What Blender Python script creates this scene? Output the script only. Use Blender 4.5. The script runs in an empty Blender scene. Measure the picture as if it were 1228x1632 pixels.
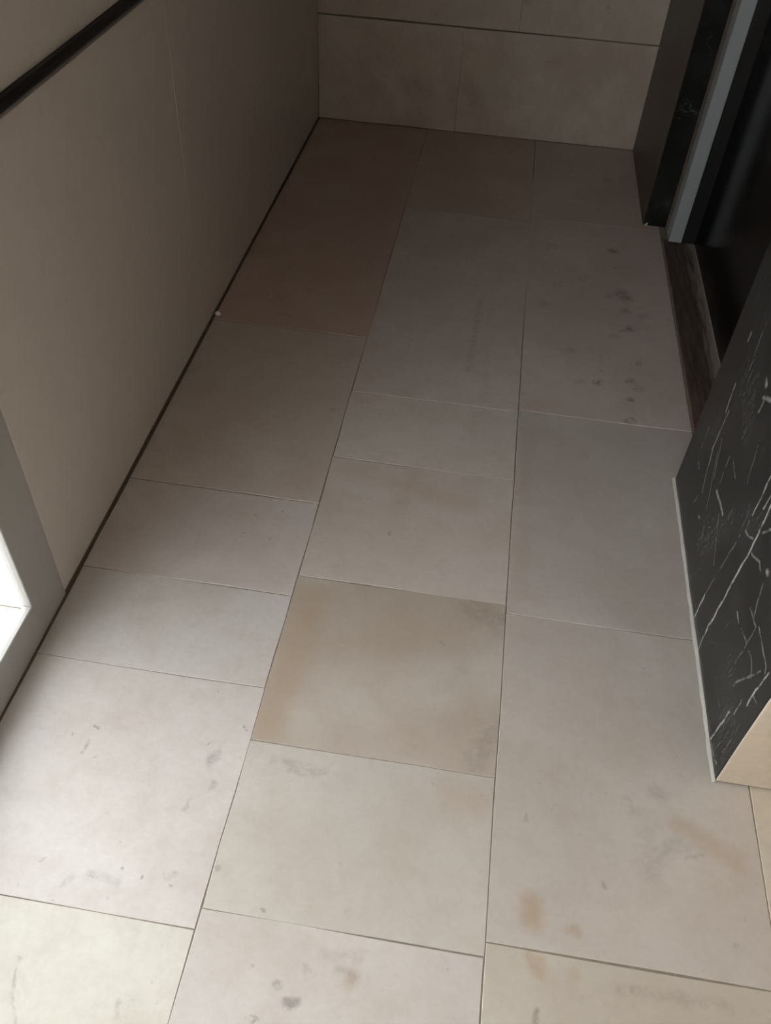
import bpy, bmesh, math, random
from mathutils import Vector, Matrix
random.seed(7)
SC = bpy.context.scene
COL = SC.collection

# ------------------------------------------------------------------ camera
CAM_H = 1.5
F_PX = 1355.0
R = Matrix(((0.98803393, 0.14766754, 0.04453361),
            (0.13653324, -0.7030629, -0.69789773),
            (-0.07174691, 0.69562695, -0.71481153)))      # world -> camera (right, down, forward)
cd = bpy.data.cameras.new('camera')
cam = bpy.data.objects.new('camera', cd)
COL.objects.link(cam)
cd.sensor_fit = 'VERTICAL'
cd.sensor_height = 24.0
cd.lens = F_PX / 1632.0 * 24.0
cd.clip_start = 0.02
right, down, fwd = Vector(R[0]), Vector(R[1]), Vector(R[2])
rot = Matrix((right, -down, -fwd)).transposed()
cam.matrix_world = Matrix.Translation((0, 0, CAM_H)) @ rot.to_4x4()
SC.camera = cam

# ------------------------------------------------------------------ light and exposure
SKY_STRENGTH = 5.6
SKY_COLOR = (0.97, 0.965, 1.0)
w = bpy.data.worlds.new('sky')
SC.world = w
w.use_nodes = True
wn = w.node_tree.nodes
wn['Background'].inputs[0].default_value = (*SKY_COLOR, 1)
wn['Background'].inputs[1].default_value = SKY_STRENGTH
SC.view_settings.view_transform = 'Standard'
SC.view_settings.look = 'None'
SC.view_settings.gamma = 1.0
SC.view_settings.exposure = 0.0
SC.view_settings.use_curve_mapping = False

def area_light(name, loc, target, sx, sy, power, color, portal=False):
    l = bpy.data.lights.new(name, 'AREA')
    l.shape = 'RECTANGLE'; l.size = sx; l.size_y = sy
    l.energy = power; l.color = color
    if portal:
        l.cycles.is_portal = True
    o = bpy.data.objects.new(name, l); COL.objects.link(o)
    o.location = loc
    o.rotation_euler = (Vector(target) - Vector(loc)).to_track_quat('-Z', 'Y').to_euler()
    return o
# added warm fill light, no fixture (behind and to the right of the camera)
area_light('lobby_fill', (1.5, -0.6, 2.66), (1.5, -0.6, 0), 0.5, 0.5, 4.6, (1.0, 0.77, 0.53))

# ------------------------------------------------------------------ node helpers
def new_mat(name):
    m = bpy.data.materials.new(name); m.use_nodes = True
    nt = m.node_tree
    return m, nt, nt.nodes['Principled BSDF']
def N(nt, t, **kw):
    n = nt.nodes.new(t)
    for k, v in kw.items(): setattr(n, k, v)
    return n
def L(nt, a, b): nt.links.new(a, b)
def math_(nt, op, a, b=None, clamp=False):
    n = N(nt, 'ShaderNodeMath', operation=op, use_clamp=clamp)
    for i, v in enumerate((a, b)):
        if v is None: continue
        if isinstance(v, (int, float)): n.inputs[i].default_value = v
        else: L(nt, v, n.inputs[i])
    return n.outputs[0]
def mix(nt, fac, a, b, mode='MIX'):
    n = N(nt, 'ShaderNodeMix', data_type='RGBA', blend_type=mode)
    for s, v in ((n.inputs[0], fac), (n.inputs[6], a), (n.inputs[7], b)):
        if isinstance(v, (int, float)): s.default_value = v
        elif isinstance(v, tuple): s.default_value = (*v, 1) if len(v) == 3 else v
        else: L(nt, v, s)
    return n.outputs[2]
def noise(nt, vec, scale, detail=4, rough=.5, dist=0):
    n = N(nt, 'ShaderNodeTexNoise')
    n.inputs['Scale'].default_value = scale; n.inputs['Detail'].default_value = detail
    n.inputs['Roughness'].default_value = rough; n.inputs['Distortion'].default_value = dist
    if vec is not None: L(nt, vec, n.inputs['Vector'])
    return n
def ramp(nt, v, lo, hi, smooth=True):
    n = N(nt, 'ShaderNodeMapRange')
    n.interpolation_type = 'SMOOTHSTEP' if smooth else 'LINEAR'
    n.inputs['From Min'].default_value = lo; n.inputs['From Max'].default_value = hi
    L(nt, v, n.inputs['Value'])
    return n.outputs[0]

# a soft stroke from A to B, half width W: 1 on the stroke, 0 away from it
def stroke_group():
    g = bpy.data.node_groups.new('stroke', 'ShaderNodeTree')
    for nm, t in (('P', 'NodeSocketVector'), ('A', 'NodeSocketVector'), ('B', 'NodeSocketVector'), ('W', 'NodeSocketFloat'), ('S', 'NodeSocketFloat')):
        g.interface.new_socket(nm, in_out='INPUT', socket_type=t)
    g.interface.new_socket('mask', in_out='OUTPUT', socket_type='NodeSocketFloat')
    i = g.nodes.new('NodeGroupInput'); o = g.nodes.new('NodeGroupOutput')
    def V(op, a, b=None, out=0):
        n = g.nodes.new('ShaderNodeVectorMath'); n.operation = op
        g.links.new(a, n.inputs[0])
        if b is not None: g.links.new(b, n.inputs[1])
        return n.outputs[out]
    pa = V('SUBTRACT', i.outputs['P'], i.outputs['A'])
    ba = V('SUBTRACT', i.outputs['B'], i.outputs['A'])
    d1 = V('DOT_PRODUCT', pa, ba, 1); d2 = V('DOT_PRODUCT', ba, ba, 1)
    h = math_(g, 'DIVIDE', d1, math_(g, 'ADD', d2, 1e-9), clamp=True)
    sc = g.nodes.new('ShaderNodeVectorMath'); sc.operation = 'SCALE'
    g.links.new(ba, sc.inputs[0]); g.links.new(h, sc.inputs['Scale'])
    d = V('LENGTH', V('SUBTRACT', pa, sc.outputs[0]), out=1)
    r = math_(g, 'DIVIDE', d, i.outputs['W'])
    mr = g.nodes.new('ShaderNodeMapRange'); mr.interpolation_type = 'SMOOTHSTEP'
    mr.inputs['From Min'].default_value = 1.0; mr.inputs['From Max'].default_value = 0.0
    mr.inputs['To Min'].default_value = 0.0; mr.inputs['To Max'].default_value = 1.0
    g.links.new(r, mr.inputs['Value'])
    m = math_(g, 'MULTIPLY', mr.outputs[0], i.outputs['S'])
    g.links.new(m, o.inputs['mask'])
    return g
STROKE = stroke_group()
def strokes(nt, vec, items):
    """items: (A, B, halfwidth, strength) -> highest of the masks"""
    out = None
    for A, B, W, S in items:
        n = N(nt, 'ShaderNodeGroup', node_tree=STROKE)
        L(nt, vec, n.inputs['P'])
        n.inputs['A'].default_value = A; n.inputs['B'].default_value = B
        n.inputs['W'].default_value = W; n.inputs['S'].default_value = S
        out = n.outputs[0] if out is None else math_(nt, 'MAXIMUM', out, n.outputs[0])
    return out
def warped(nt, vec, scale, amount):
    nz = noise(nt, vec, scale, 3)
    s = N(nt, 'ShaderNodeVectorMath', operation='SUBTRACT'); L(nt, nz.outputs['Color'], s.inputs[0]); s.inputs[1].default_value = (.5, .5, .5)
    k = N(nt, 'ShaderNodeVectorMath', operation='SCALE'); L(nt, s.outputs[0], k.inputs[0]); k.inputs['Scale'].default_value = amount
    a = N(nt, 'ShaderNodeVectorMath', operation='ADD'); L(nt, vec, a.inputs[0]); L(nt, k.outputs[0], a.inputs[1])
    return a.outputs[0]

# ------------------------------------------------------------------ materials
def stone(name, rough=.42, pits=.35, spots=(), stain=(), mottle=.12, spec=.5, bump=.12, grain=.14):
    """limestone: the piece's own colour (object colour) with clouds, grain, pits and its own stains"""
    m, nt, p = new_mat(name)
    oi = N(nt, 'ShaderNodeObjectInfo'); tc = N(nt, 'ShaderNodeTexCoord')
    obj = tc.outputs['Object']
    sh = N(nt, 'ShaderNodeVectorMath', operation='ADD')
    cmb = N(nt, 'ShaderNodeCombineXYZ')
    L(nt, math_(nt, 'MULTIPLY', oi.outputs['Random'], 37.0), cmb.inputs[0])
    L(nt, math_(nt, 'MULTIPLY', oi.outputs['Random'], 91.0), cmb.inputs[1])
    L(nt, obj, sh.inputs[0]); L(nt, cmb.outputs[0], sh.inputs[1])
    v = sh.outputs[0]
    base = oi.outputs['Color']
    cl = noise(nt, v, 5.0, 5, .55, .1)
    c = mix(nt, math_(nt, 'MULTIPLY', ramp(nt, cl.outputs[0], .38, .68), mottle * 1.6), base, (.36, .27, .19))
    cl2 = noise(nt, v, 3.1, 4, .5, .2)
    c = mix(nt, math_(nt, 'MULTIPLY', ramp(nt, cl2.outputs[0], .45, .7), mottle * 1.3), c, (.80, .78, .74))
    gr = noise(nt, v, 70, 5, .65)
    c = mix(nt, math_(nt, 'MULTIPLY', ramp(nt, gr.outputs[0], .3, .75), grain), c, (.30, .25, .20))
    md = noise(nt, v, 19, 5, .6)
    c = mix(nt, math_(nt, 'MULTIPLY', ramp(nt, md.outputs[0], .42, .72), grain * 1.2), c, (.33, .27, .21))
    # little grey pits that come in clusters
    a = noise(nt, v, 42, 2, .5); b = noise(nt, v, 4.3, 2, .5)
    pit = math_(nt, 'MULTIPLY', ramp(nt, a.outputs[0], .66, .74), ramp(nt, b.outputs[0], .52, .66))
    c = mix(nt, math_(nt, 'MULTIPLY', pit, pits), c, (.17, .155, .15))
    if stain:
        s = strokes(nt, warped(nt, obj, 26, .035), stain)
        c = mix(nt, s, c, (.36, .235, .13))
    if spots:
        s = strokes(nt, warped(nt, obj, 48, .02), spots)
        s = math_(nt, 'MULTIPLY', s, ramp(nt, noise(nt, v, 45, 5, .7).outputs[0], .32, .60))
        c = mix(nt, math_(nt, 'MULTIPLY', s, .95), c, (.145, .118, .105))
    L(nt, c, p.inputs['Base Color'])
    p.inputs['Specular IOR Level'].default_value = spec
    p.inputs['Roughness'].default_value = rough
    if bump: L(nt, math_(nt, 'ADD', rough - .06, math_(nt, 'MULTIPLY', cl.outputs[0], .14)), p.inputs['Roughness'])
    bp = N(nt, 'ShaderNodeBump'); bp.inputs['Strength'].default_value = bump; bp.inputs['Distance'].default_value = .002
    L(nt, math_(nt, 'SUBTRACT', cl.outputs[0], math_(nt, 'MULTIPLY', pit, .8)), bp.inputs['Height'])
    if bump: L(nt, bp.outputs[0], p.inputs['Normal'])
    return m
def plain(name, col, rough=.5, metal=0, spec=.5, var=.0, vscale=8, bump=0):
    m, nt, p = new_mat(name)
    p.inputs['Base Color'].default_value = (*col, 1)
    p.inputs['Roughness'].default_value = rough; p.inputs['Metallic'].default_value = metal
    p.inputs['Specular IOR Level'].default_value = spec
    tc = N(nt, 'ShaderNodeTexCoord')
    nz = noise(nt, tc.outputs['Object'], vscale, 5, .6)
    if var:
        L(nt, mix(nt, math_(nt, 'MULTIPLY', ramp(nt, nz.outputs[0], .3, .7), var), (*col, 1), tuple(x * .45 for x in col)), p.inputs['Base Color'])
    if bump:
        b = N(nt, 'ShaderNodeBump'); b.inputs['Strength'].default_value = bump; b.inputs['Distance'].default_value = .003
        L(nt, nz.outputs[0], b.inputs['Height']); L(nt, b.outputs[0], p.inputs['Normal'])
    return m

# black marble; object coordinates: y along the passage, z up
VEINS = []
def black_marble(name, veins, base=(.010, .0104, .0102), rough=.24, streak=.5):
    m, nt, p = new_mat(name)
    tc = N(nt, 'ShaderNodeTexCoord'); obj = tc.outputs['Object']
    wv = warped(nt, obj, 22, .012)
    mp = N(nt, 'ShaderNodeMapping'); L(nt, wv, mp.inputs['Vector'])
    mp.inputs['Rotation'].default_value = (math.radians(-14), 0, 0)
    mp.inputs['Scale'].default_value = (1, 9, 1.15)
    st = noise(nt, mp.outputs[0], 9, 5, .62, .3)
    sm = ramp(nt, st.outputs[0], .58, .80)
    mp2 = N(nt, 'ShaderNodeMapping'); L(nt, wv, mp2.inputs['Vector'])
    mp2.inputs['Rotation'].default_value = (math.radians(-24), 0, 0)
    mp2.inputs['Scale'].default_value = (1, 14, 1.6)
    st2 = noise(nt, mp2.outputs[0], 7, 3, .5, .6)
    fine = ramp(nt, math_(nt, 'ABSOLUTE', math_(nt, 'SUBTRACT', st2.outputs[0], .5)), .014, .0)
    gate = ramp(nt, noise(nt, obj, 6, 2).outputs[0], .5, .68)
    fine = math_(nt, 'MULTIPLY', fine, gate)
    cl = noise(nt, obj, 7, 4, .6)
    c = mix(nt, ramp(nt, cl.outputs[0], .35, .7), base, tuple(x * 2.0 for x in base))
    c = mix(nt, math_(nt, 'MULTIPLY', sm, streak * .45), c, (.21, .22, .205))
    c = mix(nt, math_(nt, 'MULTIPLY', fine, streak * .42), c, (.30, .31, .30))
    if veins:
        brk = ramp(nt, noise(nt, obj, 38, 3, .6).outputs[0], .26, .55)
        s = math_(nt, 'MULTIPLY', strokes(nt, warped(nt, obj, 34, .012), veins), brk)
        c = mix(nt, s, c, (.50, .51, .48))
    L(nt, c, p.inputs['Base Color'])
    p.inputs['Roughness'].default_value = rough
    p.inputs['Specular IOR Level'].default_value = .26
    return m

M_BED = plain('joint_mortar', (.27, .225, .18), .9, var=.5, vscale=40)
M_WALLBED = plain('wall_mortar', (.20, .165, .135), .9, var=.3, vscale=40)
M_PLASTER = plain('plaster', (.72, .67, .61), .8, var=.1)
M_CEIL = plain('ceiling_paint', (.80, .77, .74), .9, var=.05)
M_WHITE = plain('white_exterior_paint', (.80, .80, .78), .7, var=.06)
M_FRAME = plain('grey_white_frame_paint', (.44, .43, .41), .42, var=.06, vscale=3)
M_METAL = plain('brushed_metal_frame', (.40, .42, .44), .38, metal=.25, var=.08, vscale=5)
M_SEAL = plain('dark_grimy_joint', (.15, .115, .085), .85, var=.4, vscale=30)
M_CRUMB = plain('white_plaster_crumb', (.82, .80, .76), .8, var=.1, vscale=200)
M_CAULK = plain('pale_caulk', (.46, .435, .385), .7, var=.2, vscale=60, bump=.4)
M_BLACK = plain('black_trim', (.012, .011, .011), .45, var=.2)
M_GREYLIP = plain('dark_grey_lip', (.20, .175, .165), .6, var=.35, vscale=60)
M_BLACKGLASS = plain('black_door_glass', (.003, .0034, .0034), .16, spec=.08)
M_BLACKREVEAL = black_marble('black_marble_edge', (), streak=.6)
M_BROWN = plain('dark_brown_marble', (.062, .048, .037), .36, spec=.35, var=.5, vscale=9)
M_GLASS = bpy.data.materials.new('window_glass'); M_GLASS.use_nodes = True
nt = M_GLASS.node_tree; nt.nodes.clear()
go = N(nt, 'ShaderNodeOutputMaterial'); gt = N(nt, 'ShaderNodeBsdfTransparent'); gg = N(nt, 'ShaderNodeBsdfGlossy')
gt.inputs[0].default_value = (.95, .97, .96, 1); gg.inputs['Roughness'].default_value = .02
lw = N(nt, 'ShaderNodeLayerWeight'); lw.inputs[0].default_value = .5
class gf: outputs = [math_(nt, 'ADD', math_(nt, 'MULTIPLY', math_(nt, 'POWER', lw.outputs['Facing'], 5.0), .92), .06)]
gm = N(nt, 'ShaderNodeMixShader')
L(nt, gf.outputs[0], gm.inputs[0]); L(nt, gt.outputs[0], gm.inputs[1]); L(nt, gg.outputs[0], gm.inputs[2]); L(nt, gm.outputs[0], go.inputs[0])

def threshold_mat():
    m, nt, p = new_mat('dark_brown_threshold')
    tc = N(nt, 'ShaderNodeTexCoord'); obj = tc.outputs['Object']
    mp = N(nt, 'ShaderNodeMapping'); L(nt, obj, mp.inputs['Vector']); mp.inputs['Scale'].default_value = (9, .9, 1)
    g = noise(nt, mp.outputs[0], 8, 5, .65, .5)
    c = mix(nt, ramp(nt, g.outputs[0], .3, .7), (.045, .031, .025), (.13, .093, .075))
    sx = N(nt, 'ShaderNodeSeparateXYZ'); L(nt, obj, sx.inputs[0])
    near = ramp(nt, sx.outputs[1], -.28, -.50)
    c = mix(nt, math_(nt, 'MULTIPLY', near, .75), c, (.10, .030, .022))
    edge = math_(nt, 'MULTIPLY', ramp(nt, math_(nt, 'ADD', sx.outputs[0], math_(nt, 'MULTIPLY', math_(nt, 'SUBTRACT', g.outputs[0], .5), .09)), .014, .05), .8)
    c = mix(nt, edge, c, (.30, .265, .235))
    s = strokes(nt, warped(nt, obj, 50, .01), [((-.005, -.52, 0), (-.012, -.44, 0), .009, .8), ((.0, -.47, 0), (.006, -.41, 0), .005, .5)])
    c = mix(nt, s, c, (.40, .33, .28))
    L(nt, c, p.inputs['Base Color']); p.inputs['Roughness'].default_value = .5
    return m
M_THRESH = threshold_mat()

# ------------------------------------------------------------------ mesh helpers
def link(name, bm, mat, parent=None, loc=(0, 0, 0), smooth=False):
    me = bpy.data.meshes.new(name); bm.normal_update(); bm.to_mesh(me); bm.free()
    me.materials.append(mat)
    if smooth:
        for f in me.polygons: f.use_smooth = True
    o = bpy.data.objects.new(name, me); COL.objects.link(o)
    o.location = loc
    if parent is not None: o.parent = parent
    return o
def box_bm(x0, x1, y0, y1, z0, z1, bev=0, bm=None):
    bm = bm or bmesh.new()
    r = bmesh.ops.create_cube(bm, size=1)
    for v in r['verts']:
        v.co = Vector((x0 + (v.co.x + .5) * (x1 - x0), y0 + (v.co.y + .5) * (y1 - y0), z0 + (v.co.z + .5) * (z1 - z0)))
    if bev:
        es = list({e for v in r['verts'] for e in v.link_edges})
        bmesh.ops.bevel(bm, geom=es, offset=bev, segments=1, profile=.5, affect='EDGES')
    return bm
def box(name, mat, x0, x1, y0, y1, z0, z1, parent=None, bev=0):
    c = Vector(((x0 + x1) / 2, (y0 + y1) / 2, (z0 + z1) / 2))
    bm = box_bm(x0 - c.x, x1 - c.x, y0 - c.y, y1 - c.y, z0 - c.z, z1 - c.z, bev)
    o = link(name, bm, mat, parent)
    o.location = c - (parent.location if parent is not None else Vector())
    return o
def empty(name, loc=(0, 0, 0)):
    o = bpy.data.objects.new(name, None); COL.objects.link(o); o.location = loc
    return o
def struct(o, label, cat=None):
    o['kind'] = 'structure'; o['label'] = label
    return o
def tag(o, label, cat, group=None):
    o['label'] = label; o['category'] = cat
    if group: o['group'] = group
    return o
def slab(u0, u1, v0, v1, thick, gap=.0009, wob=.0016, seg=3, cham=.0007, frame=None):
    """a sawn stone piece: slightly ragged outline, chamfered face, lying in u, v with its face at n = 0"""
    bm = bmesh.new()
    u0 += gap; u1 -= gap; v0 += gap; v1 -= gap
    cu, cv = (u0 + u1) / 2, (v0 + v1) / 2
    pts = []
    for (a, b) in (((u0, v0), (u1, v0)), ((u1, v0), (u1, v1)), ((u1, v1), (u0, v1)), ((u0, v1), (u0, v0))):
        for k in range(seg):
            t = k / seg
            j = wob if k else wob * .5
            pts.append((a[0] + (b[0] - a[0]) * t + random.uniform(-j, j) - cu, a[1] + (b[1] - a[1]) * t + random.uniform(-j, j) - cv))
    hu, hv = (u1 - u0) / 2, (v1 - v0) / 2
    fr = frame or (lambda u, v, n: (u, v, n))
    lo = [bm.verts.new(fr(u, v, -thick)) for u, v in pts]
    mid = [bm.verts.new(fr(u, v, -cham)) for u, v in pts]
    top = [bm.verts.new(fr(u * (hu - cham * random.uniform(.7, 1.8)) / hu, v * (hv - cham * random.uniform(.7, 1.8)) / hv, 0)) for u, v in pts]
    n = len(pts)
    bm.faces.new(top)
    for ring in ((mid, top), (lo, mid)):
        for i in range(n):
            bm.faces.new((ring[0][i], ring[0][(i + 1) % n], ring[1][(i + 1) % n], ring[1][i]))
    bmesh.ops.recalc_face_normals(bm, faces=bm.faces)
    bm.normal_update()
    t = max(bm.faces, key=lambda f: len(f.verts))
    want = Vector(fr(0, 0, 1)) - Vector(fr(0, 0, 0))
    if t.normal.dot(want) < 0: bmesh.ops.reverse_faces(bm, faces=bm.faces)
    return bm, cu, cv

# ------------------------------------------------------------------ room dimensions (metres)
XL, XR, XD = -0.807, 0.577, 0.648       # left wall, right wall face, door threshold line
YB, YF = 3.84, 0.863                    # back wall, lobby corner
YJ0, YJ1 = 1.72, 3.15                   # the doorway in the right wall
YW0, YW1 = -1.40, 0.96                  # glazed opening in the left wall
YN, XE, ZC = -1.9, 2.5, 2.7             # end behind the camera, lobby end, ceiling

S_PLAIN = stone('limestone')
S_WALL = stone('limestone_wall', rough=.36, pits=.35, mottle=.10)

# ------------------------------------------------------------------ floor
floor = struct(box('floor', M_BED, XL - .02, XE, YN, YB + .02, -.06, -.0013), 'mortar bed with beige limestone tiles')
def tile(x0, x1, y0, y1, col, mat=None, h=0.0):
    bm, cx, cy = slab(x0, x1, y0, y1, .014)
    o = link('tile', bm, mat or S_PLAIN, floor)
    o.location = Vector((cx, cy, h)) - floor.location
    o.rotation_euler = (random.uniform(-1, 1) * .0012, random.uniform(-1, 1) * .0012, 0)
    o.color = (col[0], col[1] * .989, col[2] * 1.0, 1)
    return o
def local(items, cx, cy):
    return [((a[0] - cx, a[1] - cy, 0), (b[0] - cx, b[1] - cy, 0), w_, s_) for a, b, w_, s_ in items]
X0, X1, X2, X3 = XL + .0045, -.317, .160, .643

# column by the left wall
COLA = [(-1.9, -1.25, (.60, .56, .49)), (-1.25, -.62, (.62, .58, .52)), (-.62, -.05, (.60, .57, .50)),
        (-.05, .446, (.56, .54, .47)), (.446, .917, (.575, .54, .51)), (.917, 1.160, (.55, .525, .495)),
        (1.160, 1.457, (.55, .50, .47)), (1.457, 2.190, (.52, .46, .41)), (2.190, YB, (.50, .375, .315))]
COLB = [(-1.9, -1.1, (.58, .54, .48)), (-1.1, -.45, (.57, .53, .47)), (-.45, .05, (.58, .55, .48)), (.05, .481, (.535, .50, .465)),
        (.481, .800, (.50, .465, .415)), (.800, 1.222, (.42, .365, .305)), (1.222, 1.636, (.53, .48, .43)),
        (1.636, 1.920, (.56, .51, .47)), (1.920, 3.075, (.55, .485, .45)), (3.075, YB, (.50, .40, .33))]
COLC = [(-1.9, -.9, (.55, .50, .42)), (-.9, -.2, (.56, .51, .43)), (-.2, .505, (.47, .43, .365)),
        (.505, 1.200, (.475, .435, .39)), (1.200, 1.930, (.47, .425, .39)), (1.930, 3.110, (.54, .465, .425)), (3.110, YB, (.52, .43, .39))]
def yj(i): return random.uniform(-.002, .002)
for y0, y1, c in COLA:
    m = None
    cx, cy = (X0 + X1) / 2, (y0 + y1) / 2
    if abs(y0 - .446) < .01:
        m = stone('limestone_grey_flecks', pits=.6, spots=local([((-.37, .76), (-.38, .74), .012, .45), ((-.36, .70), (-.365, .69), .010, .4),
            ((-.395, .66), (-.40, .64), .010, .35), ((-.62, .74), (-.622, .72), .007, .5), ((-.47, .50), (-.52, .505), .012, .3), ((-.38, .53), (-.39, .52), .009, .4), ((-.55, .49), (-.56, .48), .011, .3)], cx, cy))
    if abs(y0 + .05) < .01:
        m = stone('limestone_cracked_corner', pits=.3, spots=local([((-.58, .36), (-.57, .31), .005, .4), ((-.57, .31), (-.54, .26), .005, .4), ((-.40, .32), (-.40, .31), .010, .45)], cx, cy))
    tile(X0, X1, y0, y1, c, m)
for y0, y1, c in COLB:
    cx, cy = (X1 + X2) / 2, (y0 + y1) / 2
    m = None
    if abs(y0 - .05) < .01:
        m = stone('limestone_dark_spots', pits=.5, spots=local([((-.168, .388), (-.165, .386), .010, .75), ((-.145, .362), (-.128, .366), .012, .6),
            ((-.07, .425), (-.045, .415), .014, .35), ((-.10, .44), (-.04, .45), .016, .22), ((-.13, .42), (-.12, .41), .014, .25)], cx, cy),
            stain=local([((-.055, .405), (-.05, .42), .022, .3)], cx, cy))
    if abs(y0 - .481) < .01:
        m = stone('limestone_scuffed_edge', pits=.5, spots=local([((-.26, .765), (-.17, .755), .018, .35), ((-.20, .745), (-.23, .75), .012, .3)], cx, cy),
            stain=local([((.08, .75), (.13, .74), .05, .22)], cx, cy))
    if abs(y0 - .800) < .01:
        m = stone('limestone_tan_mottled', pits=.3, mottle=.17, spots=local([((.09, 1.20), (.15, 1.17), .06, .28), ((.12, .83), (.15, .90), .04, .25), ((.06, 1.0), (.08, 1.03), .04, .15)], cx, cy),
            stain=local([((-.29, .84), (-.27, 1.18), .06, .3)], cx, cy))
    if abs(y0 - 1.222) < .01:
        m = stone('limestone_tan_band', pits=.25, spots=local([((-.13, 1.387), (-.13, 1.395), .006, .6)], cx, cy),
            stain=local([((-.26, 1.60), (.05, 1.52), .05, .25), ((-.12, 1.5), (-.1, 1.6), .04, .2)], cx, cy))
    if abs(y0 - 1.92) < .01:
        m = stone('limestone_dark_streak', pits=.25, spots=local([((.012, 2.47), (.003, 2.09), .02, .3)], cx, cy))
    tile(X1, X2, y0, y1, c, m)
for y0, y1, c in COLC:
    cx, cy = (X2 + X3) / 2, (y0 + y1) / 2
    m = None
    if abs(y0 - 1.93) < .01:
        P = [((.459, 2.918), .022, .75), ((.479, 2.63), .030, .6), ((.492, 2.60), .028, .55), ((.484, 2.52), .022, .4), ((.498, 2.42), .022, .75), ((.47, 2.40), .018, .4),
             ((.385, 2.108), .017, .85), ((.475, 2.04), .014, .7), ((.48, 2.13), .02, .5), ((.50, 2.10), .02, .4), ((.466, 1.945), .022, .5), ((.51, 2.23), .012, .6), ((.33, 2.10), .02, .3),
             ((.44, 2.36), .02, .3), ((.43, 2.6), .018, .35), ((.30, 2.25), .03, .25), ((.35, 2.7), .03, .25), ((.24, 2.9), .03, .25), ((.46, 2.0), .05, .2), ((.54, 2.5), .02, .3), ((.22, 2.5), .025, .25)]
        m = stone('limestone_spotted', pits=.6, spots=local([(p, (p[0] + .006, p[1] + .004), w_ * 1.25, min(1, s_ * 1.25)) for p, w_, s_ in P], cx, cy))
    if abs(y0 - 3.11) < .01:
        m = stone('limestone_far_spotted', pits=.4, spots=local([((.46, 3.5), (.465, 3.52), .03, .35), ((.53, 3.52), (.53, 3.55), .03, .4), ((.3, 3.5), (.32, 3.5), .03, .2)], cx, cy))
    if abs(y0 - 1.2) < .01:
        m = stone('limestone_grey_smooth', pits=.2, stain=local([((.19, 1.25), (.19, 1.85), .03, .15)], cx, cy))
    if abs(y0 - .505) < .01:
        m = stone('limestone_corner_wear', pits=.5, spots=local([((.46, .83), (.475, .82), .022, .3), ((.41, .80), (.42, .78), .026, .2), ((.50, .73), (.47, .71), .03, .3), ((.46, .70), (.44, .67), .04, .2), ((.45, .76), (.43, .72), .04, .12), ((.51, .705), (.54, .715), .01, .35),
            ((.36, .635), (.362, .63), .009, .45)], cx, cy),
            stain=local([((.50, .77), (.60, .71), .035, .35), ((.235, .575), (.238, .55), .035, .55), ((.30, .55), (.31, .54), .016, .45)], cx, cy))
    if abs(y0 + .2) < .01:
        m = stone('limestone_rust_patch', pits=.4, spots=local([((.248, .415), (.240, .385), .009, .6), ((.38, .47), (.55, .47), .018, .22)], cx, cy),
            stain=local([((.235, .50), (.252, .478), .02, .5), ((.30, .475), (.31, .48), .016, .3)], cx, cy))
    tile(X2, X3, y0, y1, c, m)
# lobby tiles to the right of the passage
lx = [X3, 1.12, 1.60, 2.08, XE]
for i in range(4):
    ys = [-1.9, -1.3 + .1 * i, -.55 - .07 * i, .12 + .1 * i, YF + .02]
    for j in range(4):
        tile(lx[i], lx[i + 1], ys[j], ys[j + 1], (.54 + .03 * random.random(), .48, .385))

# ------------------------------------------------------------------ walls with stone slabs
def wall_slab(parent, name, axis, pos, u0, u1, z0, z1, col, mat=None, facing=1, thick=.016):
    """axis 'x': face at x = pos, running along y; axis 'y': face at y = pos, running along x"""
    if axis == 'x': fr = lambda u, v, n: (n * facing, u, v)
    else: fr = lambda u, v, n: (u, n * facing, v)
    bm, cu, cv = slab(u0, u1, z0, z1, thick, gap=.0005, cham=.0006, frame=fr)
    o = link(name, bm, mat or S_WALL, parent)
    o.location = Vector((pos, cu, cv) if axis == 'x' else (cu, pos, cv)) - parent.location
    o.color = (*col, 1)
    return o

# back wall
wb = struct(box('wall_back', M_WALLBED, XL - .15, .95, YB + .003, YB + .15, 0, ZC), 'back wall clad in beige limestone slabs')
S_BACK = stone('limestone_wall_stained', rough=.45, pits=.2, mottle=.22, spots=[((.12, 0, -.03), (.17, 0, -.05), .05, .3), ((.07, 0, -.02), (.09, 0, -.06), .04, .25), ((-.02, 0, .05), (.02, 0, .05), .05, .15)])
S_BACK2 = stone('limestone_wall_stained_pale', rough=.45, pits=.2, mottle=.2, spots=[((-.34, 0, -.03), (-.33, 0, -.07), .05, .3), ((-.2, 0, -.02), (-.15, 0, -.06), .05, .12)])
BK = (.60, .52, .44)
wall_slab(wb, 'stone_slab', 'y', YB, XL, -.200, .002, .415, BK, S_BACK, -1)
wall_slab(wb, 'stone_slab', 'y', YB, -.200, XR + .02, .002, .415, (.61, .53, .45), S_BACK2, -1)
for k, (z0, z1) in enumerate(((.421, .95), (.95, 1.5), (1.5, 2.05), (2.05, ZC))):
    xm = (.02, -.2, .1, -.1)[k]
    wall_slab(wb, 'stone_slab', 'y', YB, XL, xm, z0, z1, (.60, .53, .45), None, -1)
    wall_slab(wb, 'stone_slab', 'y', YB, xm, XR + .02, z0, z1, (.60, .53, .46), None, -1)

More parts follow.
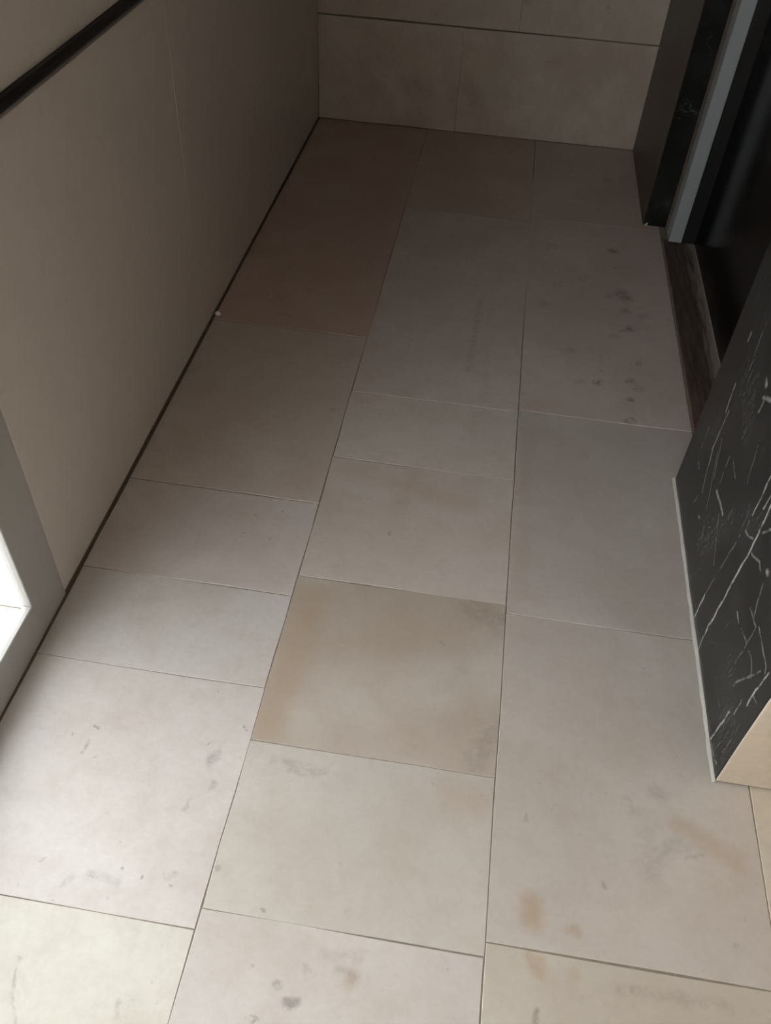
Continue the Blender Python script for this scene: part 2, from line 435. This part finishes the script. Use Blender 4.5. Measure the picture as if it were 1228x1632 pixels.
# left wall: polished slabs, a black strip at 0.95 m
wl = struct(box('wall_left', M_WALLBED, XL - .03, XL - .003, 1.077, YB + .15, 0, ZC), 'left wall of polished beige slabs')
S_LEFT = stone('polished_beige_slab', rough=.24, pits=.0, mottle=0, spec=.6, bump=0, grain=.05)
LC = (.70, .63, .57)
wall_slab(wl, 'stone_slab', 'x', XL, 1.077, 2.115, .010, .929, LC, S_LEFT)
wall_slab(wl, 'stone_slab', 'x', XL, 2.115, YB - .001, .010, .929, LC, S_LEFT)
for z0, z1 in ((.962, 1.85), (1.85, ZC)):
    wall_slab(wl, 'stone_slab', 'x', XL, 1.077, 2.4, z0, z1, LC, S_LEFT)
    wall_slab(wl, 'stone_slab', 'x', XL, 2.4, YB - .001, z0, z1, LC, S_LEFT)
# wall above the glazing and behind the camera
struct(box('wall_left_rear', M_PLASTER, XL - .15, XL, YN, YW0 - .117, 0, ZC), 'plain left wall behind the camera')
struct(box('wall_left_lintel', M_PLASTER, XL - .15, XL, YW0 - .117, 1.077, 2.31, ZC), 'plaster lintel over the glazed opening')

# black strip with its grey lower lip
tr = empty('trim_1', (XL, (1.077 + YB) / 2, .945))
struct(tr, 'thin black strip along the left wall with a grey lower lip')
ly = (YB - 1.077) / 2
bm = bmesh.new()
prof = [(-.006, -.004), (.010, -.004), (.013, .002), (.013, .011), (.009, .016), (-.006, .016)]
va = [bm.verts.new((x, -ly, z)) for x, z in prof]; vb = [bm.verts.new((x, ly - .001, z)) for x, z in prof]
for i in range(len(prof)):
    j = (i + 1) % len(prof); bm.faces.new((va[i], va[j], vb[j], vb[i]))
bm.faces.new(va[::-1]); bm.faces.new(vb)
bmesh.ops.recalc_face_normals(bm, faces=bm.faces)
link('strip', bm, M_BLACK, tr)
bm = bmesh.new()
prof = [(-.006, -.016), (.001, -.016), (.006, -.011), (.008, -.004), (-.006, -.004)]
va = [bm.verts.new((x, -ly, z)) for x, z in prof]; vb = [bm.verts.new((x, ly - .001, z)) for x, z in prof]
for i in range(len(prof)):
    j = (i + 1) % len(prof); bm.faces.new((va[i], va[j], vb[j], vb[i]))
bm.faces.new(va[::-1]); bm.faces.new(vb)
bmesh.ops.recalc_face_normals(bm, faces=bm.faces)
link('lower_lip', bm, M_GREYLIP, tr)

# glazed balcony opening in the left wall: frame flush with the wall face
win = struct(empty('window_1', (XL, (YW0 + YW1) / 2, 0)), 'glazed balcony door with a grey-white flush frame')
XO = XL - .020
box('jamb', M_FRAME, XO, XL, YW1, 1.0765, .0, 2.31, win, .0015)
box('jamb', M_FRAME, XO, XL, YW0 - .117, YW0, .006, 2.31, win, .0015)
box('bottom_rail', M_FRAME, XO, XL, YW0, YW1, .0, .099, win, .0015)
box('top_rail', M_FRAME, XO, XL, YW0, YW1, 2.20, 2.31, win, .0015)
box('mullion', M_FRAME, XO, XL, -.27, -.17, .099, 2.20, win, .0015)
box('glass_pane', M_GLASS, XL - .012, XL - .008, -.17, YW1, .099, 2.20, win)
box('glass_pane', M_GLASS, XL - .012, XL - .008, YW0, -.27, .099, 2.20, win)

struct(box('trim_4', M_SEAL, XL - .004, XL + .0045, YW0 - .117, YB - .001, -.03, -.001), 'dark grimy joint along the foot of the left wall')

# balcony outside
bal = struct(box('floor_balcony', M_BED, -2.6, XL - .021, -2.6, 4.2, -.06, -.004), 'pale tiled balcony floor outside the glass')
S_BAL = stone('pale_balcony_stone', rough=.6, pits=.5, mottle=.2)
for (xa, xb) in ((XL - .022, -1.70), (-1.70, -2.55)):
    for (ya, yb) in ((-2.5, -1.6), (-1.6, -.75), (-.75, .12), (.12, 1.021), (1.021, 1.9), (1.9, 2.8), (2.8, 4.1)):
        bm, cx, cy = slab(xb, xa, ya, yb, .014, gap=.002)
        o = link('tile', bm, S_BAL, bal); o.location = Vector((cx, cy, 0)) - bal.location
        o.color = (.70, .69, .66, 1)
struct(box('wall_balcony', M_WHITE, -2.7, -2.55, -2.6, 4.2, 0, .30), 'white parapet of the balcony')

# right wall, near pier: black veined marble on the passage side, beige slab on the lobby side
wr = struct(box('wall_right', M_WALLBED, XR + .018, .98, YF + .10, YJ0 - .018, 0, ZC), 'pier between passage and lobby')
PC = (XR, (YF + YJ0) / 2, .35)
def pv(y, z): return (0, y - PC[1], z - .35)
VE = [
 # (y, z) pairs filled in from the photograph
]
import json
VEIN_PX = [
 ((1228,759),(1199,822),.0028,.75),((1228,806),(1197,873),.0034,.9),((1197,873),(1128,999),.0036,.95),((1128,999),(1111,1038),.0030,.85),
 ((1228,789),(1216,811),.0028,.6),((1122,949),(1102,993),.0034,.9),((1178,854),(1122,949),.0022,.3),
 ((1137,711),(1126,750),.0030,.6),((1126,750),(1119,783),.0024,.4),((1143,719),(1126,810),.0022,.3),((1141,782),(1151,819),.0042,.55),
 ((1145,819),(1137,900),.0022,.35),((1167,719),(1171,761),.0022,.3),((1163,724),(1147,769),.0030,.25),((1187,847),(1199,860),.0030,.4),((1193,830),(1187,847),.0026,.35),
 ((1214,850),(1228,844),.0030,.45),((1174,975),(1178,997),.0026,.55),((1197,882),(1210,897),.0034,.35),((1210,897),(1212,913),.0026,.4),((1221,911),(1223,914),.006,.55),
 ((1209,1000),(1220,1062),.0024,.5),((1220,1062),(1218,1073),.0024,.4),((1224,1073),(1189,1123),.0026,.85),((1181,1116),(1169,1137),.0024,.7),((1162,1134),(1132,1178),.0028,.85),
 ((1172,1088),(1211,1070),.0028,.3),((1180,1002),(1198,1051),.0022,.25),((1198,1051),(1196,1081),.0022,.3),((1132,1186),(1141,1217),.0020,.45),((1200,1110),(1206,1125),.0018,.4),
 ((1171,612),(1156,656),.0045,.35),((1161,654),(1134,717),.0032,.4),((1215,529),(1190,600),.003,.2),((1196,532),(1191,543),.005,.3),((1220,608),(1221,612),.008,.55),
 ((1215,634),(1227,638),.005,.5),((1208,656),(1218,638),.004,.3),((1130,680),(1115,720),.0026,.3),((1150,700),(1138,760),.0024,.3),((1210,700),(1190,770),.0024,.2),
 ((1105,800),(1112,790),.003,.2),((1112,736),(1113,746),.004,.45),((1112,822),(1114,826),.005,.25),((1120,850),(1116,860),.002,.3),((1165,1180),(1150,1200),.002,.2),
 ((1205,1000),(1160,1075),.002,.2),((1140,1080),(1146,1130),.002,.15),((1215,930),(1200,985),.003,.25),((1195,970),(1204,1000),.003,.25)]
def px_on_pier(p):      # where the photograph's point lies on the pier's marble face (x = XR)
    d = R.transposed() @ Vector(((p[0] - 614) / F_PX, (p[1] - 816) / F_PX, 1))
    t = XR / d.x
    return (0, d.y * t - PC[1], CAM_H + d.z * t - PC[2])
VE = [(px_on_pier(a), px_on_pier(b), w_ * 1.5, s_ * .9) for a, b, w_, s_ in VEIN_PX]
M_PIER = black_marble('black_veined_marble', VE, streak=.75)
bm = box_bm(0, .018, YF + .0045 - PC[1], YJ0 - PC[1], .0 - PC[2], ZC - PC[2], .0012)
o = link('black_marble_slab', bm, M_PIER, wr); o.location = Vector(PC) - wr.location
o['label'] = 'black marble slab with white veins'
box('black_marble_edge', M_BLACKREVEAL, XR + .018, .70, YJ0 - .018, YJ0, 0, ZC, wr)
# lobby side of the pier: beige slabs
wf = struct(box('wall_front', M_WALLBED, XR + .019, XE, YF + .0035, YF + .10, 0, ZC), 'lobby wall of warm beige slabs')
for x0, x1 in ((XR + .0005, 1.2), (1.2, 1.85), (1.85, XE)):
    for z0, z1 in ((.006, .42), (.42, 1.0), (1.0, 1.6), (1.6, ZC)):
        wall_slab(wf, 'stone_slab', 'y', YF, x0, x1, z0, z1, (.58, .495, .39), None, -1, .004)
# far pier
wj = struct(box('wall_right_far', M_WALLBED, XR + .010, .98, YJ1 + .018, YB + .01, 0, ZC), 'dark stone pier beyond the doorway')
box('brown_marble_slab', M_BROWN, XR + .005, XR + .010, YJ1, YB - .001, 0, ZC, wj, .001)['label'] = 'dark brown polished slab'
box('black_marble_edge', M_BLACKREVEAL, XR + .007, .70, YJ1 - .001, YJ1 + .018, 0, ZC, wj)
box('wall_right_lintel', M_BLACKREVEAL, XR + .005, .98, YJ0, YJ1, 2.16, ZC)
struct(bpy.data.objects['wall_right_lintel'], 'dark stone lintel over the doorway')

# doorway: metal frame, black glass leaf, brown threshold
dr = struct(empty('door_1', (.70, (YJ0 + YJ1) / 2, 0)), 'dark glazed door in a grey metal frame')
YP0, YP1 = 1.78, 3.03
def post(y0, y1): return box('frame_post', M_METAL, .667, .714, y0, y1, 0.004, 2.16, dr, .0015)
post(YP1, 3.095); post(YP0 - .06, YP0)
box('frame_head', M_METAL, .667, .714, YP0, YP1, 2.10, 2.16, dr, .0015)
box('door_stop', M_BLACK, .714, .790, YP1 + .004, YJ1, 0.0, 2.16, dr)
box('door_stop', M_BLACK, .714, .790, YJ0, YP0 - .004, 0.0, 2.16, dr)
leaf = box('door_leaf', M_BLACKGLASS, .762, .790, YP0 - .004, YP1 + .004, .004, 2.16, dr, .001)
struct(box('wall_right_packing', M_WALLBED, .667, .714, 3.095, YJ1, 0, 2.16), 'mortar behind the metal door frame')
th = box('threshold', M_THRESH, XD + .002, .762, YJ0 + .002, YP1 + .02, -.010, .003, dr, .002)

# pale caulk lines along the piers
def strip(name, mat, x0, x1, y0, y1, h, label, n=26):
    bm = bmesh.new(); rows = []
    for i in range(n + 1):
        y = y0 + (y1 - y0) * i / n
        w_ = random.uniform(.75, 1.15); hh = h * random.uniform(.7, 1.2)
        a = x1 - (x1 - x0) * w_
        rows.append([bm.verts.new(c) for c in ((x1, y, 0), (x1, y, hh), (x1 - (x1 - x0) * .35 * w_, y, hh * .8), (a, y, 0))])
    for r0, r1 in zip(rows, rows[1:]):
        for k in range(3): bm.faces.new((r0[k], r0[k + 1], r1[k + 1], r1[k]))
    bm.faces.new(rows[0]); bm.faces.new(rows[-1][::-1])
    bmesh.ops.recalc_face_normals(bm, faces=bm.faces)
    return struct(link(name, bm, mat), label)
strip('trim_2', M_CAULK, XR - .0062, XR + .0005, YF, YJ0 + .004, .006, 'pale caulk line at the foot of the black marble pier')
strip('trim_3', M_CAULK, XR + .004, XR + .022, YJ1 - .006, YJ1 - .0005, .012, 'crumb of pale caulk at the far pier corner', 4)

# room shell behind and around the camera
struct(box('ceiling', M_CEIL, XL - .15, XE + .1, YN - .1, YB + .15, ZC, ZC + .1), 'white ceiling')
struct(box('wall_rear', M_PLASTER, XL - .15, XE + .1, YN - .1, YN, 0, ZC), 'plain wall behind the camera')
struct(box('wall_lobby', M_PLASTER, XE, XE + .1, YN, YF + .1, 0, ZC), 'plain far wall of the lobby')

# a crumb of plaster at the foot of the left wall
bm = bmesh.new()
bmesh.ops.create_icosphere(bm, subdivisions=2, radius=.0095)
for v in bm.verts:
    v.co *= random.uniform(.75, 1.15); v.co.z = max(v.co.z * .8, -.0045)
cr = link('plaster_crumb', bm, M_CRUMB, None, (XL + .012, 2.215, .005))
tag(cr, 'tiny white plaster crumb on the floor at the foot of the left wall', 'crumb')
